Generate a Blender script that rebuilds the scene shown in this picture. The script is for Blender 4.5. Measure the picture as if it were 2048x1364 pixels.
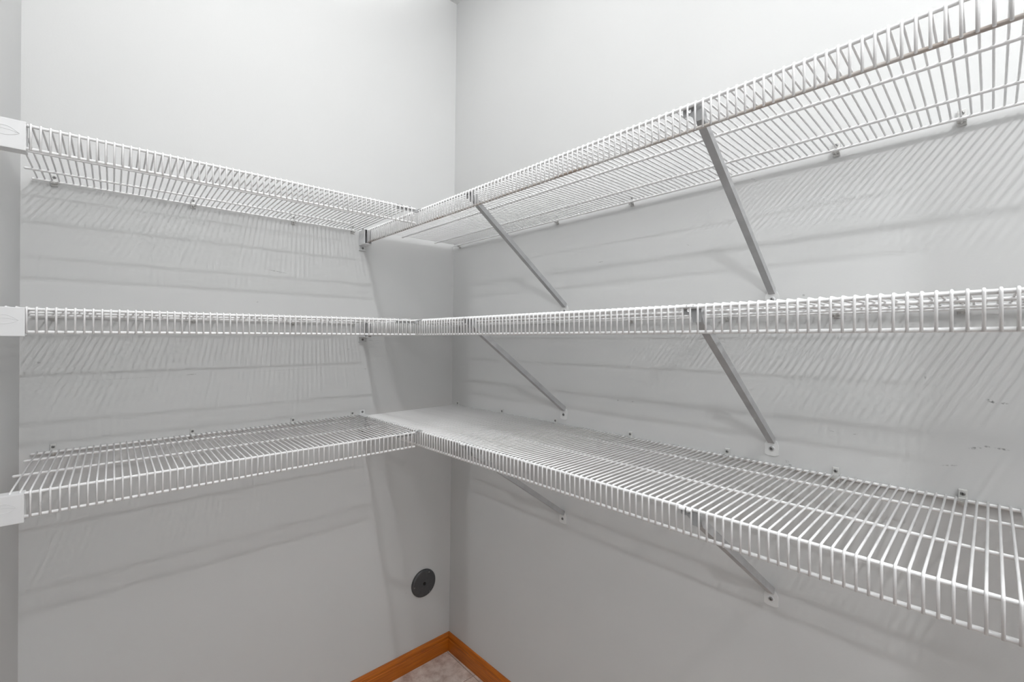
import bpy, bmesh, math, random
from mathutils import Vector, Matrix
random.seed(7)
S = bpy.context.scene
C = S.collection
for o in list(bpy.data.objects):
    bpy.data.objects.remove(o)

# ------------------------------------------------------------------ camera
CAM = Vector((-1.0725, -1.5733, 1.294))
yaw, pitch, roll = (math.radians(a) for a in (48.483, 0.230, 0.055))
fwd = Vector((math.cos(yaw)*math.cos(pitch), math.sin(yaw)*math.cos(pitch), math.sin(pitch)))
rgt = Vector((math.sin(yaw), -math.cos(yaw), 0)); up = rgt.cross(fwd)
cx_ = rgt*math.cos(roll) + up*math.sin(roll); cy_ = -rgt*math.sin(roll) + up*math.cos(roll)
cd = bpy.data.cameras.new('camera'); cam = bpy.data.objects.new('camera', cd); C.objects.link(cam)
m3 = Matrix((cx_, cy_, -fwd)).transposed()
cam.matrix_world = Matrix.Translation(CAM) @ m3.to_4x4()
cd.sensor_width = 36.0; cd.lens = 897.1/2048*36.0
cd.shift_x = (1024-1019.5)/2048; cd.shift_y = (672.4-682)/2048
cd.clip_start = 0.01
S.camera = cam

# ------------------------------------------------------------------ world, lamps, exposure
w = bpy.data.worlds.new('world'); S.world = w; w.use_nodes = True
w.node_tree.nodes['Background'].inputs[0].default_value = (0.95, 0.97, 1.0, 1)
w.node_tree.nodes['Background'].inputs[1].default_value = 0.03

def lamp(name, loc, watts, radius, col=(1, 1, 1)):
    l = bpy.data.lights.new(name, 'POINT'); l.energy = watts; l.shadow_soft_size = radius; l.color = col
    o = bpy.data.objects.new(name, l); o.location = loc; C.objects.link(o); return o
lamp('closet_ceiling_lamp', (-0.58, -2.20, 2.545), 32.0, 0.022, (0.98, 0.99, 1.0))
lamp('closet_wall_lamp', (-0.78, -3.27, 2.045), 11.5, 0.025, (0.98, 0.99, 1.0))
lamp('kitchen_lamp', (-2.71, -2.05, 2.705), 57.0, 0.035, (0.96, 0.985, 1.0))

def bounce_flash(loc, watts, aim=(0, 0, 1)):     # the photographer's flash head turned up at the ceiling
    l = bpy.data.lights.new('bounce_flash', 'SPOT'); l.energy = watts; l.spot_size = math.radians(66); l.spot_blend = 1.0; l.shadow_soft_size = 0.03
    o = bpy.data.objects.new('bounce_flash', l); o.location = loc; C.objects.link(o)
    o.rotation_euler = Vector(aim).to_track_quat('-Z', 'Y').to_euler()
bounce_flash((-1.00, -1.50, 1.85), 345.0, (0.20, 0.74, 1))

S.view_settings.view_transform = 'Standard'; S.view_settings.look = 'None'
S.view_settings.gamma = 1.0; S.view_settings.use_curve_mapping = False
S.view_settings.exposure = 0.07

# ------------------------------------------------------------------ constants of the fitted room
SKEW, LEAN, ZMID = -0.02515, 0.01308, 1.3451
THETA = 0.02515
W = 1.2385; DR, DL = 0.3966, 0.3947
ZS = {'lowest': 1.0139, 'middle': 1.3451, 'top': 1.6762}
CEIL = 2.7112; YB = -3.6
RR, WR = 0.0028, 0.00172          # rail and wire radius
LIP = 0.0412
def xr(y, z): return SKEW*y + LEAN*(z-ZMID)      # face of the right wall

# ------------------------------------------------------------------ materials
def principled(name, col, rough=0.5, metal=0.0, spec=0.5):
    m = bpy.data.materials.new(name); m.use_nodes = True
    b = m.node_tree.nodes['Principled BSDF']
    b.inputs['Base Color'].default_value = (*col, 1); b.inputs['Roughness'].default_value = rough
    b.inputs['Metallic'].default_value = metal; b.inputs['Specular IOR Level'].default_value = spec
    return m, m.node_tree, b
def node(nt, t, **k):
    n = nt.nodes.new(t)
    for a, v in k.items(): setattr(n, a, v)
    return n
def noisy(name, c1, c2, scale, rough=0.5, metal=0.0, bump=0.0, bscale=None, lo=0.35, hi=0.65, spec=0.5):
    m, nt, b = principled(name, c1, rough, metal, spec)
    tc = node(nt, 'ShaderNodeTexCoord'); n = node(nt, 'ShaderNodeTexNoise'); n.inputs['Scale'].default_value = scale
    n.inputs['Detail'].default_value = 5
    nt.links.new(tc.outputs['Object'], n.inputs['Vector'])
    r = node(nt, 'ShaderNodeValToRGB'); r.color_ramp.elements[0].position = lo; r.color_ramp.elements[1].position = hi
    r.color_ramp.elements[0].color = (*c1, 1); r.color_ramp.elements[1].color = (*c2, 1)
    nt.links.new(n.outputs['Fac'], r.inputs[0]); nt.links.new(r.outputs[0], b.inputs['Base Color'])
    if bump:
        n2 = node(nt, 'ShaderNodeTexNoise'); n2.inputs['Scale'].default_value = bscale or scale*4; n2.inputs['Detail'].default_value = 3
        nt.links.new(tc.outputs['Object'], n2.inputs['Vector'])
        bp = node(nt, 'ShaderNodeBump'); bp.inputs['Strength'].default_value = bump; bp.inputs['Distance'].default_value = 0.001
        nt.links.new(n2.outputs['Fac'], bp.inputs['Height']); nt.links.new(bp.outputs[0], b.inputs['Normal'])
    return m

def wall_material(name, marks, axis):
    """matt painted plaster; marks = (along, height, half length, half height, strength, tilt) scuffs that stay on the wall"""
    m, nt, b = principled(name, (0.64, 0.645, 0.642), 0.62, 0, 0.3)
    tc = node(nt, 'ShaderNodeTexCoord')
    n = node(nt, 'ShaderNodeTexNoise'); n.inputs['Scale'].default_value = 2.2; n.inputs['Detail'].default_value = 3
    nt.links.new(tc.outputs['Object'], n.inputs['Vector'])
    r = node(nt, 'ShaderNodeValToRGB')
    r.color_ramp.elements[0].color = (0.632, 0.637, 0.634, 1); r.color_ramp.elements[1].color = (0.652, 0.656, 0.653, 1)
    r.color_ramp.elements[0].position = 0.3; r.color_ramp.elements[1].position = 0.7
    nt.links.new(n.outputs['Fac'], r.inputs[0])
    base = r.outputs[0]
    sep = node(nt, 'ShaderNodeSeparateXYZ'); nt.links.new(tc.outputs['Object'], sep.inputs[0])
    def math_(op, a, bb=None, clamp=False):
        q = node(nt, 'ShaderNodeMath', operation=op); q.use_clamp = clamp
        for i, v in enumerate((a, bb)):
            if v is None: continue
            if isinstance(v, (int, float)): q.inputs[i].default_value = v
            else: nt.links.new(v, q.inputs[i])
        return q.outputs[0]
    n3 = node(nt, 'ShaderNodeTexNoise'); n3.inputs['Scale'].default_value = 330; n3.inputs['Detail'].default_value = 4
    nt.links.new(tc.outputs['Object'], n3.inputs['Vector'])
    total = None
    for (a, z, ha, hz, st, tilt) in marks:
        da = math_('SUBTRACT', sep.outputs[axis], a); dz = math_('SUBTRACT', sep.outputs[2], z)
        dz = math_('SUBTRACT', dz, math_('MULTIPLY', da, tilt))
        qa = math_('POWER', math_('ABSOLUTE', math_('DIVIDE', da, ha)), 2.0); qz = math_('POWER', math_('ABSOLUTE', math_('DIVIDE', dz, hz)), 2.0)
        f = math_('MULTIPLY', math_('SUBTRACT', 1.0, math_('ADD', qa, qz), True), st)
        total = f if total is None else math_('MAXIMUM', total, f)
    if total is not None:
        nn = math_('MULTIPLY', math_('SUBTRACT', n3.outputs['Fac'], 0.40, True), 5.0, True)
        fac = math_('MULTIPLY', total, nn, True)
        mx = node(nt, 'ShaderNodeMix', data_type='RGBA')
        nt.links.new(fac, mx.inputs[0]); nt.links.new(base, mx.inputs[6]); mx.inputs[7].default_value = (0.16, 0.16, 0.16, 1)
        base = mx.outputs[2]
    nt.links.new(base, b.inputs['Base Color'])
    n2 = node(nt, 'ShaderNodeTexNoise'); n2.inputs['Scale'].default_value = 260; n2.inputs['Detail'].default_value = 2
    nt.links.new(tc.outputs['Object'], n2.inputs['Vector'])
    bp = node(nt, 'ShaderNodeBump'); bp.inputs['Strength'].default_value = 0.10; bp.inputs['Distance'].default_value = 0.001
    nt.links.new(n2.outputs['Fac'], bp.inputs['Height']); nt.links.new(bp.outputs[0], b.inputs['Normal'])
    return m

marksR = [(-1.545,1.188,.007,.003,1,.4),(-1.560,1.186,.006,.002,.8,0),(-1.526,1.106,.009,.0025,.9,-.2),(-1.540,1.111,.004,.002,.8,0),
          (-1.557,1.110,.010,.002,.8,.1),(-.748,1.522,.010,.0012,.9,0),(-1.241,1.026,.006,.003,.45,0),(-1.248,1.020,.004,.001,.9,0),
          (-1.323,1.104,.006,.001,.6,.1),(-1.362,1.104,.006,.0012,.6,-.2),(-1.495,1.070,.012,.0015,.5,-.2),(-1.463,1.225,.002,.007,.6,0),
          (-1.272,1.386,.003,.003,.6,0),(-1.171,1.661,.006,.002,.7,.4),(-1.177,1.655,.004,.0015,.6,0),(-.812,1.115,.0025,.0025,.9,0),
          (-.860,1.116,.007,.0015,.6,-.2),(-1.02,1.531,.008,.0012,.4,.5),(-1.31,1.583,.004,.003,.4,0)]
marksL = [(-.678,1.507,.035,.0018,.7,-.12),(-.902,1.188,.016,.0014,.85,.05),(-.734,1.406,.003,.003,.6,0),(-1.207,1.233,.005,.003,.5,0),
          (-.956,1.789,.006,.005,.8,0),(-.216,.302,.002,.003,.8,0),(-.384,1.181,.007,.002,.5,0),(-.445,1.254,.005,.003,.5,0),
          (-.62,1.19,.16,.0012,.30,.02),(-1.05,1.185,.10,.0012,.25,.02)]
M_wallL = wall_material('painted_plaster_scuffed', marksL, 0)
M_wallR = wall_material('painted_plaster_scuffed_right', marksR, 1)
M_wall = wall_material('painted_plaster', [], 0)
M_ceil = noisy('textured_ceiling_paint', (0.66, 0.66, 0.66), (0.74, 0.74, 0.74), 60, 0.9, bump=0.8, bscale=180)
M_wire = noisy('white_vinyl_coating', (0.87, 0.87, 0.87), (0.90, 0.90, 0.90), 60, 0.34, bump=0.05, bscale=400)
M_rust = noisy('white_vinyl_coating_with_rust', (0.70, 0.69, 0.675), (0.34, 0.27, 0.22), 7, 0.45, lo=0.40, hi=0.62)
M_plastic = noisy('white_plastic', (0.76, 0.765, 0.77), (0.78, 0.785, 0.79), 30, 0.32)
M_clip = noisy('translucent_white_plastic', (0.62, 0.62, 0.605), (0.70, 0.70, 0.685), 90, 0.3)
M_steel = noisy('grey_white_painted_steel', (0.42, 0.425, 0.43), (0.47, 0.475, 0.48), 40, 0.38, metal=0.0, bump=0.05, bscale=500)
M_screw, _, _ = principled('dull_zinc_screw', (0.30, 0.30, 0.295), 0.35, 0.6)
M_dark, _, _ = principled('dark_recess', (0.02, 0.02, 0.02), 0.7)
M_disc = noisy('dark_grey_plastic', (0.060, 0.062, 0.065), (0.072, 0.074, 0.078), 80, 0.34, bump=0.1, bscale=900)
def wood():
    m, nt, b = principled('orange_brown_stained_wood', (0.36, 0.12, 0.02), 0.32)
    tc = node(nt, 'ShaderNodeTexCoord'); mp = node(nt, 'ShaderNodeMapping'); mp.inputs['Scale'].default_value = (2.5, 2.5, 60)
    nt.links.new(tc.outputs['Object'], mp.inputs[0])
    n = node(nt, 'ShaderNodeTexNoise'); n.inputs['Scale'].default_value = 3; n.inputs['Detail'].default_value = 6
    nt.links.new(mp.outputs[0], n.inputs['Vector'])
    r = node(nt, 'ShaderNodeValToRGB'); r.color_ramp.elements[0].position = .3; r.color_ramp.elements[1].position = .72
    r.color_ramp.elements[0].color = (0.36, 0.088, 0.004, 1); r.color_ramp.elements[1].color = (0.60, 0.17, 0.010, 1)
    nt.links.new(n.outputs['Fac'], r.inputs[0]); nt.links.new(r.outputs[0], b.inputs['Base Color']); return m
M_wood = wood()
def tile_mat():
    m, nt, b = principled('mottled_pinkish_stone_tile', (0.5, 0.4, 0.36), 0.45)
    tc = node(nt, 'ShaderNodeTexCoord'); n = node(nt, 'ShaderNodeTexNoise'); n.inputs['Scale'].default_value = 22; n.inputs['Detail'].default_value = 8
    n.inputs['Roughness'].default_value = 0.7
    nt.links.new(tc.outputs['Object'], n.inputs['Vector'])
    r = node(nt, 'ShaderNodeValToRGB'); r.color_ramp.elements[0].position = .34; r.color_ramp.elements[1].position = .66
    r.color_ramp.elements[0].color = (0.46, 0.33, 0.28, 1); r.color_ramp.elements[1].color = (0.80, 0.71, 0.65, 1)
    e = r.color_ramp.elements.new(0.5); e.color = (0.66, 0.55, 0.49, 1)
    nt.links.new(n.outputs['Fac'], r.inputs[0]); nt.links.new(r.outputs[0], b.inputs['Base Color']); return m
M_tile = tile_mat()
M_grout = noisy('beige_grout', (0.36, 0.28, 0.23), (0.42, 0.34, 0.29), 90, 0.9)

# ------------------------------------------------------------------ helpers
def me_from(bm, name, mats, smooth=False):
    bmesh.ops.recalc_face_normals(bm, faces=bm.faces)
    me = bpy.data.meshes.new(name); bm.to_mesh(me); bm.free()
    for m in (mats if isinstance(mats, (list, tuple)) else [mats]): me.materials.append(m)
    if smooth:
        for p in me.polygons: p.use_smooth = True
    return me
def obj(name, me, parent=None, loc=(0, 0, 0), rotz=0.0):
    o = bpy.data.objects.new(name, me); C.objects.link(o); o.location = loc; o.rotation_euler = (0, 0, rotz)
    if parent: o.parent = parent
    return o
def thing(name, label, cat, loc, rotz=0.0, group=None):
    o = bpy.data.objects.new(name, None); C.objects.link(o); o.empty_display_size = 0.05
    o.location = loc; o.rotation_euler = (0, 0, rotz); o['label'] = label; o['category'] = cat
    if group: o['group'] = group
    return o
def tube(bm, pts, r, n=8, cap=True, dome=False, mat=0):
    """tube along a polyline that lies in one plane; round caps if dome"""
    pts = [Vector(p) for p in pts]; rs = [r]*len(pts)
    if dome:
        d0 = (pts[0]-pts[1]).normalized(); d1 = (pts[-1]-pts[-2]).normalized()
        pts = [pts[0]+d0*r*.9, pts[0]+d0*r*.55] + pts + [pts[-1]+d1*r*.55, pts[-1]+d1*r*.9]
        rs = [r*.35, r*.82] + rs + [r*.82, r*.35]
    t0 = (pts[1]-pts[0]).normalized()
    ref = Vector((0, 0, 1)) if abs(t0.z) < .9 else Vector((1, 0, 0))
    for i in range(1, len(pts)-1):
        nrm = (pts[i]-pts[i-1]).cross(pts[i+1]-pts[i])
        if nrm.length > 1e-9: ref = nrm.normalized(); break
    rings = []
    for i, p in enumerate(pts):
        a = (pts[i]-pts[i-1]).normalized() if i else None
        b = (pts[i+1]-pts[i]).normalized() if i < len(pts)-1 else None
        t = ((a or b)+(b or a)).normalized()
        u = (ref - t*ref.dot(t)).normalized(); v = t.cross(u)
        k = 1.0
        if a is not None and b is not None: k = 1/max(.5, math.cos(a.angle(b)/2))
        rings.append([bm.verts.new(p + (u*math.cos(2*math.pi*j/n) + v*k*math.sin(2*math.pi*j/n))*rs[i]) for j in range(n)])
    for i in range(len(rings)-1):
        for j in range(n):
            f = bm.faces.new((rings[i][j], rings[i][(j+1) % n], rings[i+1][(j+1) % n], rings[i+1][j])); f.smooth = True; f.material_index = mat
    if cap:
        for rg in (rings[0], rings[-1]):
            f = bm.faces.new(rg); f.material_index = mat
def box(bm, lo, hi, bevel=0.0, mat=0, seg=2):
    b2 = bmesh.new(); bmesh.ops.create_cube(b2, size=1)
    for v in b2.verts:
        v.co = Vector([(lo[i]+hi[i])/2 + v.co[i]*(hi[i]-lo[i]) for i in range(3)])
    if bevel: bmesh.ops.bevel(b2, geom=list(b2.edges), offset=bevel, segments=seg, affect='EDGES', profile=0.5)
    vm = {v: bm.verts.new(v.co) for v in b2.verts}
    for f in b2.faces:
        q = bm.faces.new([vm[v] for v in f.verts]); q.material_index = mat
    b2.free()
def prism(bm, outline, thick, axis_fn, hole=None, mat=0):
    """flat plate from a 2-D outline (and optional hole outline); axis_fn(u, v, t) -> point"""
    b2 = bmesh.new()
    def loop(pts):
        vs = [b2.verts.new((p[0], p[1], 0)) for p in pts]
        return [b2.edges.new((vs[i], vs[(i+1) % len(vs)])) for i in range(len(vs))]
    ed = loop(outline) + (loop(hole) if hole else [])
    bmesh.ops.triangle_fill(b2, edges=ed, use_beauty=True)
    r = bmesh.ops.extrude_face_region(b2, geom=list(b2.faces))
    for v in r['geom']:
        if isinstance(v, bmesh.types.BMVert): v.co.z += thick
    vm = {v: bm.verts.new(axis_fn(*v.co)) for v in b2.verts}
    for f in b2.faces:
        q = bm.faces.new([vm[v] for v in f.verts]); q.material_index = mat
    b2.free()
def disc(bm, c, n, r, h, seg=14, dome=0.4, mat=0):
    """low domed disc (screw head) standing on c along the unit normal n"""
    c = Vector(c); n = Vector(n).normalized(); u = n.orthogonal().normalized(); v = n.cross(u)
    prof = [(r, 0), (r, h*.45), (r*.8, h*.85), (r*.45, h)]
    rings = [[bm.verts.new(c + n*hh + (u*math.cos(2*math.pi*j/seg) + v*math.sin(2*math.pi*j/seg))*rr) for j in range(seg)] for rr, hh in prof]
    for i in range(len(rings)-1):
        for j in range(seg):
            f = bm.faces.new((rings[i][j], rings[i][(j+1) % seg], rings[i+1][(j+1) % seg], rings[i+1][j])); f.smooth = True; f.material_index = mat
    for rg in (rings[-1], rings[0]):
        f = bm.faces.new(rg); f.material_index = mat
def screw_mesh(name, n, r=0.0036, h=0.002):
    bm = bmesh.new(); n = Vector(n); disc(bm, (0, 0, 0), n, r, h)
    u = Vector((0, 0, 1)); v = n.cross(u)
    for a, b in ((u, v), (v, u)):        # crossed driver slots
        lo = n*(h*.9) - a*r*.55 - b*r*.13; q = []
        vs = [bm.verts.new(n*(h*k) + a*sa*r*.55 + b*sb*r*.13) for k in (.7, 1.03) for sa, sb in ((-1, -1), (1, -1), (1, 1), (-1, 1))]
        for idx in ((4, 5, 6, 7), (0, 1, 5, 4), (1, 2, 6, 5), (2, 3, 7, 6), (3, 0, 4, 7)):
            f = bm.faces.new([vs[i] for i in idx]); f.material_index = 1
    return me_from(bm, name, [M_screw, M_dark])

# ------------------------------------------------------------------ setting: walls, ceiling, floor, baseboards
def struct(name, me, parent=None):
    o = obj(name, me, parent)
    if parent is None: o['kind'] = 'structure'
    return o
T = 0.10
bm = bmesh.new(); box(bm, (-W-T, 0, -0.1), (0.14, T, CEIL+.1)); struct('wall_left', me_from(bm, 'wall_left', M_wallL))
bm = bmesh.new()      # right wall: not quite square to the left one, and a little out of plumb
vs = []
for y in (0.0, YB-T):
    for z in (-0.1, CEIL+.1):
        for dx in (0, T): vs.append(bm.verts.new((xr(y, z)+dx, y, z)))
for idx in ((0, 1, 3, 2), (4, 6, 7, 5), (0, 2, 6, 4), (1, 5, 7, 3), (0, 4, 5, 1), (2, 3, 7, 6)): bm.faces.new([vs[i] for i in idx])
struct('wall_right', me_from(bm, 'wall_right', M_wallR))
DO0, DO1, DOH = -1.0, -1.75, 2.15      # doorway in the side wall, beside the camera
bm = bmesh.new(); box(bm, (-W-T, DO0, -0.1), (-W, 0, CEIL+.1)); box(bm, (-W-T, YB, -0.1), (-W, DO1, CEIL+.1)); box(bm, (-W-T, DO1, DOH), (-W, DO0, CEIL+.1))
struct('wall_side', me_from(bm, 'wall_side', M_wall))
bm = bmesh.new(); box(bm, (-W-T, YB-T, -0.1), (0.14, YB, CEIL+.1)); struct('wall_rear', me_from(bm, 'wall_rear', M_wall))
bm = bmesh.new(); box(bm, (-W-T, YB-T, CEIL), (0.14, T, CEIL+T)); struct('ceiling', me_from(bm, 'ceiling', M_ceil))

GR = -0.0015
bm = bmesh.new(); box(bm, (-W-T, YB-T, -0.1), (0.14, T, GR)); floor = struct('floor', me_from(bm, 'floor', M_grout))
def tile_mesh(sx, sy):
    bm = bmesh.new(); box(bm, (0, 0, -0.008), (sx, sy, 0), bevel=0.0012, seg=1); return me_from(bm, 'tile', M_tile)
tm = {}
G = 0.004
xs = [0.10, -0.034, -0.339, -0.644, -0.949, -1.238]
ys = [0.08, -0.190, -0.495, -0.800, -1.105, -1.41, -1.715, -2.02, -2.325, -2.63, -2.935, -3.24, -3.6]
for i in range(len(xs)-1):
    for j in range(len(ys)-1):
        sx = round(xs[i]-xs[i+1]-G, 4); sy = round(ys[j]-ys[j+1]-G, 4)
        if (sx, sy) not in tm: tm[(sx, sy)] = tile_mesh(sx, sy)
        obj('tile', tm[(sx, sy)], floor, (xs[i+1]+G/2, ys[j+1]+G/2, 0.0))
BH, BT = 0.071, 0.012
prof = [(0, 0), (BT, 0), (BT, BH*.66), (BT*.80, BH*.69), (BT*.78, BH*.73), (BT*.92, BH*.76), (BT*.90, BH*.84), (BT*.66, BH*.93), (BT*.4, BH), (0, BH)]
def baseboard(name, fn, a0, a1):
    bm = bmesh.new(); r = [[bm.verts.new(fn(a, t, z)) for t, z in prof] for a in (a0, a1)]; n = len(prof)
    for j in range(n): bm.faces.new((r[0][j], r[0][(j+1) % n], r[1][(j+1) % n], r[1][j]))
    for q in r: bm.faces.new(q)
    return struct(name, me_from(bm, name, M_wood))
baseboard('baseboard_left', lambda a, t, z: (a, -t, z), -W, 0.02)
baseboard('baseboard_right', lambda a, t, z: (xr(a, z)-t, a, z), 0.0, YB)
baseboard('baseboard_side', lambda a, t, z: (-W+t, a, z), -BT, DO0)

# ------------------------------------------------------------------ wire shelves
# shelf local frame: +X runs from the front lip to the wall (x = 0 at the wall), Y runs along the wall, z = 0 at the rail centres
def wire_mesh(depth):
    bm = bmesh.new(); zt = RR + WR*.45; xf = -depth; R_ = 0.0048
    pts = [(-0.0065, 0, zt), (xf+R_, 0, zt)]
    for k in (1, 2, 3):
        a = math.radians(k*22.5); pts.append((xf+R_ - R_*math.sin(a), 0, zt - R_*(1-math.cos(a))))
    pts += [(xf, 0, zt-R_), (xf+.0003, 0, -LIP-.0022)]
    tube(bm, pts, WR, 6)
    return me_from(bm, 'wire', M_wire)
def rail_mesh(a0, a1, r=RR, mat=None):
    bm = bmesh.new(); tube(bm, [(0, a0, 0), (0, a1, 0)], r, 12, dome=True); return me_from(bm, 'rail', mat or M_wire)
def shelf(label, loc, rotz, depth, mids, a0, a1, wires, flip, lipmat=None, ends=None):
    """flip: which way local Y runs; rails run from a0 to a1 (local Y)"""
    t = thing('wire_shelf', label, 'shelf', loc, rotz, 'white wire shelves')
    wm = wire_mesh(depth)
    for a in wires: obj('wire', wm, t, (0, a, 0))
    e = ends or {}
    def rail(nm, x, z, key, r=RR, mat=None, dz=0):
        b0, b1 = e.get(key, (a0, a1)); obj(nm, rail_mesh(b0, b1, r, mat), t, (x, 0, z))
    rail('back_rail', -0.0085, 0, 'back')
    for i, mx in enumerate(mids): rail('deck_rail', -mx, 0, 'mid%d' % i)
    rail('front_rail', -depth+RR+WR*.6, 0, 'front', RR*1.03)
    rail('lip_rail', -depth+RR+WR*.6, -LIP, 'front', RR*1.03, lipmat)
    return t

YEND = -2.05                          # the right-hand shelves run on past the frame
for key, z in ZS.items():
    y0, pitch_ = {'lowest': (-.3747, .01268), 'middle': (-1.52767, .0127), 'top': (-.62176, .0127)}[key]
    k0 = math.ceil((-.028-y0)/pitch_ - 1); ws = []
    y = y0 + pitch_*math.floor((-.028-y0)/pitch_)
    while y > YEND+.005: ws.append(y); y -= pitch_
    shelf({'lowest': 'lowest long white wire shelf on the right wall, seen from above',
           'middle': 'middle long white wire shelf on the right wall, at eye level and seen edge on',
           'top': 'highest long white wire shelf on the right wall, with a rusty lower front rail'}[key],
          (0, 0, z), THETA, DR, (.2492, .1015), YEND, -.026, ws, 1,
          lipmat=M_rust if key == 'top' else None, ends={'mid0': (YEND, -.020), 'mid1': (YEND, -.018), 'back': (YEND, -.010)})
# left wall shelves: local X (to the wall) = world +Y, local Y = world -X  -> rotate the frame by +90 degrees
for key, z in ZS.items():
    x0 = {'lowest': -1.1828, 'middle': -1.1888, 'top': -1.18465}[key]
    nW = 61; ws = [-(x0 + k*.01262) for k in range(-2, nW+1)]
    b = 1.2209; e0 = DR+.006
    shelf({'lowest': 'lowest short white wire shelf on the left wall, seen from above',
           'middle': 'middle short white wire shelf on the left wall, at eye level and seen edge on',
           'top': 'highest short white wire shelf on the left wall, seen from below'}[key],
          (0, 0, z), math.pi/2, DL, (.2328, .096 if key == 'top' else .0830), e0, b, ws, -1,
          ends={'front': (e0, W-.004), 'mid0': (e0+.035, b), 'mid1': (e0+.073, b), 'back': (e0+.022, b-.004)})

# ------------------------------------------------------------------ wall clips with screws
def clip_meshes():
    """local: wall plane x = 0, room towards -x, rail at x = -0.0085, z = 0"""
    bm = bmesh.new(); box(bm, (-.0045, -.0056, .0025), (0, .0056, .0185), bevel=.0008, seg=1)
    box(bm, (-.0075, -.0056, -.001), (-.0005, .0056, .0045), bevel=.0006, seg=1)
    plate = me_from(bm, 'clip_plate', M_clip)
    bm = bmesh.new()
    box(bm, (-.0046, -.0062, -.0095), (0, .0062, .0028), bevel=.0006, seg=1)
    out = []                                     # hook that wraps under the rail, with a raised rib in the middle
    for k in range(7):
        a = math.pi*(1.0+ k/6.0*.98); out.append((-.0085+.0052*math.cos(a), .0052*math.sin(a)))
    inn = [(-.0085+.0034*math.cos(math.pi*(1+k/6.0*.98)), .0034*math.sin(math.pi*(1+k/6.0*.98))) for k in range(6, -1, -1)]
    poly = out + inn
    prism(bm, poly, .0124, lambda u, v, t: (u, -.0062+t, v))
    out2 = [(-.0085+(p[0]+.0085)*1.3, p[1]*1.45) for p in out]; poly2 = out2 + out[::-1]
    prism(bm, poly2, .0030, lambda u, v, t: (u, -.0015+t, v))
    hook = me_from(bm, 'clip_hook', M_clip)
    return plate, hook
CP, CH = clip_meshes(); CS = screw_mesh('screw', (-1, 0, 0))
def clip(label, loc, rotz, group):
    t = thing('wall_clip', label, 'clip', loc, rotz, group)
    obj('clip_plate', CP, t); obj('clip_hook', CH, t); s = obj('screw', CS, t, (-.0045, 0, .0118)); s['label'] = 'dark metal crosshead screw'
    return t
ordR = ['nearest the corner', 'second from the corner', 'third from the corner', 'fourth from the corner', 'fifth from the corner', 'sixth from the corner', 'nearest the right picture edge']
for key, z in ZS.items():
    for i, y in enumerate((-.0465, -.3200, -.5790, -.8560, -1.1180, -1.3300, -1.5110)):
        if i == 1 and key != 'lowest': continue      # only the lowest shelf shows one there
        oo = list(ordR)
        if key != 'lowest': oo = [ordR[0], None, 'second from the corner', 'third from the corner', 'fourth from the corner', 'fifth from the corner', ordR[6]]
        t = clip('white wall clip on the %s right shelf, %s' % (key, oo[i]), (xr(y, z), y, z), THETA, 'wall clips along the right wall')
for key, z in ZS.items():
    for i, x in enumerate((-.4320, -.6300, -.9000, -1.1810)):
        oo = ['nearest the corner', 'second from the corner', 'third from the corner', 'nearest the left end of the shelf'][i]
        clip('white wall clip on the %s left shelf, %s' % (key, oo), (x, 0, z), math.pi/2, 'wall clips along the left wall')

# ------------------------------------------------------------------ end brackets
def bracket_meshes():
    """local: wall plane x = 0, bracket reaches to -x .. uses a = distance from the wall, b = towards the room, z rel. to shelf"""
    bm = bmesh.new(); a1 = .049
    # outer shell: front face, top, bottom, back, thin walls round a hollow that takes the rail ends
    box(bm, (0, -.0085, -.0490), (a1, -.0062, .0028), bevel=.0010)            # face towards the room
    box(bm, (0, -.0080, .0010), (a1, .0190, .0028), bevel=.0008)              # top
    box(bm, (0, -.0080, -.0490), (a1, .0190, -.0465), bevel=.0008)            # bottom
    box(bm, (0, .0168, -.0488), (a1, .0190, .0026), bevel=.0008)              # back
    box(bm, (a1-.012, .0052, -.0480), (a1-.0005, .0072, .0020))                  # divider inside
    box(bm, (0, -.0070, -.0480), (.004, .0180, .0020))
    body = me_from(bm, 'body', M_plastic)
    tabs = []
    for z0, z1 in ((.0026, .0200), (-.0660, -.0488)):
        bm = bmesh.new(); box(bm, (0, -.004, z0), (.0030, .0135, z1), bevel=.0008, seg=1)
        if z0 < 0: box(bm, (0, -.0085, z0-.0012), (.006, .0165, z0+.0010), bevel=.0005, seg=1)
        tabs.append(me_from(bm, 'screw_tab', M_plastic))
    embs = []
    for z0, z1 in ((.0, .0105), (.0, -.0060), (.0, .0045)):                       # raised leaf-shaped lines on the face
        bm = bmesh.new(); pts = []
        for k in range(13):
            u = k/12.0; pts.append((.0042+.0370*u, -.0087, -.0210 + (z1)*math.sin(math.pi*u)))
        tube(bm, pts, .00035, 4); embs.append(me_from(bm, 'embossed_line', M_plastic, True))
    return body, tabs, embs
BB, BTAB, BE = bracket_meshes(); BS = screw_mesh('screw', (1, 0, 0), .0042, .0024)
def bracket(label, loc, rotz, mirror, group):
    t = thing('end_bracket', label, 'bracket', loc, rotz, group)
    if mirror: t.scale = (1, -1, 1)
    obj('body', BB, t)
    for q in BTAB: obj('screw_tab', q, t)
    for z in (.0125, -.0575):
        s = obj('screw', BS, t, (.003, .0047, z)); s['label'] = 'dark metal crosshead screw'
    for q in BE: obj('embossed_line', q, t)
    return t
for key, z in ZS.items():
    bracket('white plastic end bracket capping the left end of the %s left shelf' % key, (-W, -DL, z), 0, False, 'end brackets at the left edge of the picture')
    # on the left wall, for the right-hand shelves: a runs to -Y, room side is -X
    xb = -DR*math.cos(THETA)
    bracket('small white bracket on the left wall holding the %s right shelf front rail' % key, (xb-.003, 0, z), -math.pi/2, False, 'end brackets on the left wall near the corner')

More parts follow.
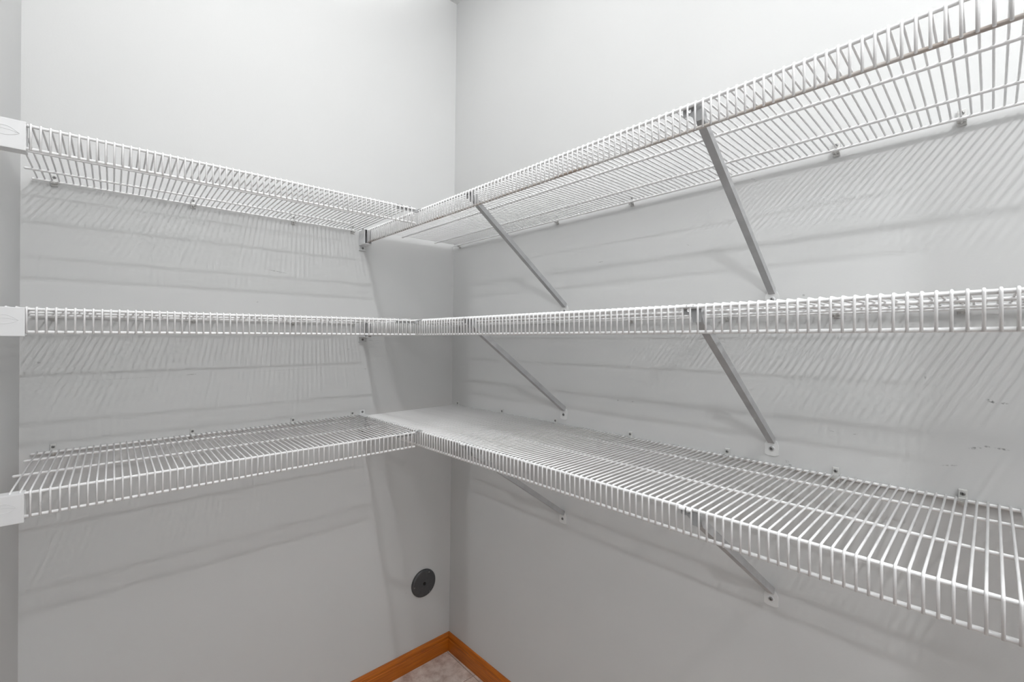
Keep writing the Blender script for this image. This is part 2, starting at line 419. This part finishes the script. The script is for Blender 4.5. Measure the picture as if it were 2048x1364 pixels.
# ------------------------------------------------------------------ diagonal support braces
def brace_meshes():
    """local frame of the right shelf: x = 0 at the wall, front rail at x = -DR, brace centred on y = 0"""
    xp = -DR + .0105; NO = .006        # the nose of the brace sits a little to one side of its foot
    bm = bmesh.new()
    hole = [(.0145+.0029*math.cos(2*math.pi*k/14), -.0048+.0029*math.sin(2*math.pi*k/14)) for k in range(14)]
    # (u = along the rail towards the corner, v = height)
    outl = [(-.0075, .0035), (.0255, .0035), (.0255, -.0110), (.0225, -.0125), (.0150, -.0118), (.0090, -.0170), (.0068, -.0250), (-.0068, -.0250), (-.0080, -.0150), (-.0082, -.0100), (-.0068, -.0060)]
    prism(bm, outl, .0013, lambda u, v, t: (xp+t, u-NO, v), hole)
    plate = me_from(bm, 'hook_plate', M_steel)
    bm = bmesh.new()                           # sleeve over the front rail, in two pieces between the wires
    for u0, u1 in ((.0030, .0115), (.0140, .0245)):
        pts = []; cx0 = -DR+RR+WR*.6
        for r_ in (.0042, .0030):
            ang = [math.radians(-10+k*200/8) for k in range(9)]
            if r_ < .004: ang = ang[::-1]
            pts += [(cx0+r_*math.cos(a), r_*math.sin(a)) for a in ang]
        prism(bm, pts, u1-u0, lambda u, v, t, s=u0-NO: (u, s+t, v))
        box(bm, (cx0+.0035, u0-NO, .0005), (xp+.0013, u1-NO, .0020))
    sleeve = me_from(bm, 'rail_sleeve', M_wire)
    # strut : shallow channel from the plate down to the wall
    P = [Vector((xp+.0005, -NO, -.010)), Vector((xp+.012, -NO, -.029)), Vector((-.006, 0, -.284))]
    bm = bmesh.new(); w2 = .0066; fl = .0135; th = .0013
    sec = [(-w2, fl), (-w2, 0), (w2, 0), (w2, fl), (w2-th, fl), (w2-th, th), (-w2+th, th), (-w2+th, fl)]
    rings = []
    for i, p in enumerate(P):
        d = (P[min(i+1, 2)]-P[max(i-1, 0)]).normalized(); nrm = Vector((d.z, 0, -d.x)).normalized(); nrm = -nrm if nrm.z < 0 else nrm
        rings.append([bm.verts.new(p + Vector((0, a, 0)) + nrm*b) for a, b in sec])
    for i in range(2):
        for j in range(8): bm.faces.new((rings[i][j], rings[i][(j+1) % 8], rings[i+1][(j+1) % 8], rings[i+1][j]))
    bm.faces.new(rings[0]); bm.faces.new(rings[-1])
    strut = me_from(bm, 'strut', M_steel)
    bm = bmesh.new()
    outl = [(-.0140, -.3090), (-.0070, -.3120), (.0070, -.3120), (.0140, -.3090), (.0140, -.2880), (.0095, -.2780), (-.0095, -.2780), (-.0140, -.2880)]
    prism(bm, outl, .0030, lambda u, v, t: (-t, u, v))
    foot = me_from(bm, 'foot_plate', noisy('white_painted_steel', (.74, .745, .74), (.77, .775, .77), 40, .4))
    bm = bmesh.new(); disc(bm, (0, 0, 0), (-1, 0, 0), .0068, .0009, 18); washer = me_from(bm, 'washer', M_plastic)
    return plate, sleeve, strut, foot, washer
BR = brace_meshes(); SB = screw_mesh('screw', (-1, 0, 0), .0044, .0024)
for key, z in ZS.items():
    for i, y in enumerate((-.6120, -1.2120)):
        lab = '%s grey steel diagonal brace under the %s right shelf, %s' % (('slim', key, 'the one nearer the corner') if i == 0 else ('long', key, 'the one nearer the camera'))
        t = thing('support_brace', lab, 'brace', (xr(y, z-.2)-.0004, y, z), THETA, 'diagonal braces under the right shelves')
        obj('hook_plate', BR[0], t); obj('rail_sleeve', BR[1], t); obj('strut', BR[2], t); obj('foot_plate', BR[3], t); obj('washer', BR[4], t, (-.0030, 0, -.296))
        s = obj('screw', SB, t, (-.0036, 0, -.296)); s['label'] = 'dark metal crosshead screw'

# ------------------------------------------------------------------ joiner clips where the left shelves meet the right ones
def joiner_mesh():
    bm = bmesh.new()
    y1 = -DL + RR*2 + WR*.6
    box(bm, (-.470, y1, -.0085), (-.4010, y1+.0014, .0015), bevel=.0004, seg=1)      # flat bar behind the left shelf's front rail
    box(bm, (-.470, y1-.0052, .0030), (-.452, y1+.0014, .0042), bevel=.0003, seg=1)   # its two hooks over that rail
    box(bm, (-.431, y1-.0052, .0030), (-.424, y1+.0014, .0042), bevel=.0003, seg=1)
    pts = [(-.4035, y1, -.0010), (-.3990, y1-.001, .0030), (-.3940, y1-.002, .0042), (-.3885, y1-.003, .0015)]
    for dy in (0, -.009):
        tube(bm, [(p[0], p[1]+dy, p[2]) for p in pts], .0016, 6)
    return me_from(bm, 'joiner_clip', M_steel)
JM = joiner_mesh()
for key, z in ZS.items():
    o = obj('joiner_clip', JM, None, (SKEW*-DL, 0, z)); o['category'] = 'clip'; o['group'] = 'metal joiners between the shelves'
    o['label'] = 'small grey metal joiner where the %s left shelf meets the %s right shelf' % (key, key)

# ------------------------------------------------------------------ round inlet cover low on the left wall
t = thing('round_wall_cover', 'round dark grey plastic cover plate low on the left wall near the corner', 'wall plate', (-.1400, 0, .3160), 0)
bm = bmesh.new(); seg = 48; R0 = .0535
prof = [(R0, 0), (R0, .0045), (R0*.965, .0078), (R0*.90, .0098), (R0*.86, .0102), (.0068, .0102), (.0068, .004)]
rings = [[bm.verts.new((r*math.cos(2*math.pi*j/seg), -h, r*math.sin(2*math.pi*j/seg))) for j in range(seg)] for r, h in prof]
for i in range(len(rings)-1):
    for j in range(seg):
        f = bm.faces.new((rings[i][j], rings[i][(j+1) % seg], rings[i+1][(j+1) % seg], rings[i+1][j])); f.smooth = i < 4
bm.faces.new(rings[0])
f = bm.faces.new(rings[-1]); f.material_index = 1
obj('cover_disc', me_from(bm, 'cover_disc', [M_disc, M_dark]), t)
bm = bmesh.new(); box(bm, (-.0038, -.0108, -.0040), (.0038, -.0060, .0040)); s = obj('centre_slot', me_from(bm, 'centre_slot', M_dark), t); s['label'] = 'black square centre hole'
sm = screw_mesh('cover_screw', (0, -1, 0), .0026, .0014)
for a in (62, 182, 302):
    s = obj('screw', sm, t, (R0*.84*math.cos(math.radians(a)), -.0102, R0*.84*math.sin(math.radians(a)))); s['label'] = 'small pale metal screw'
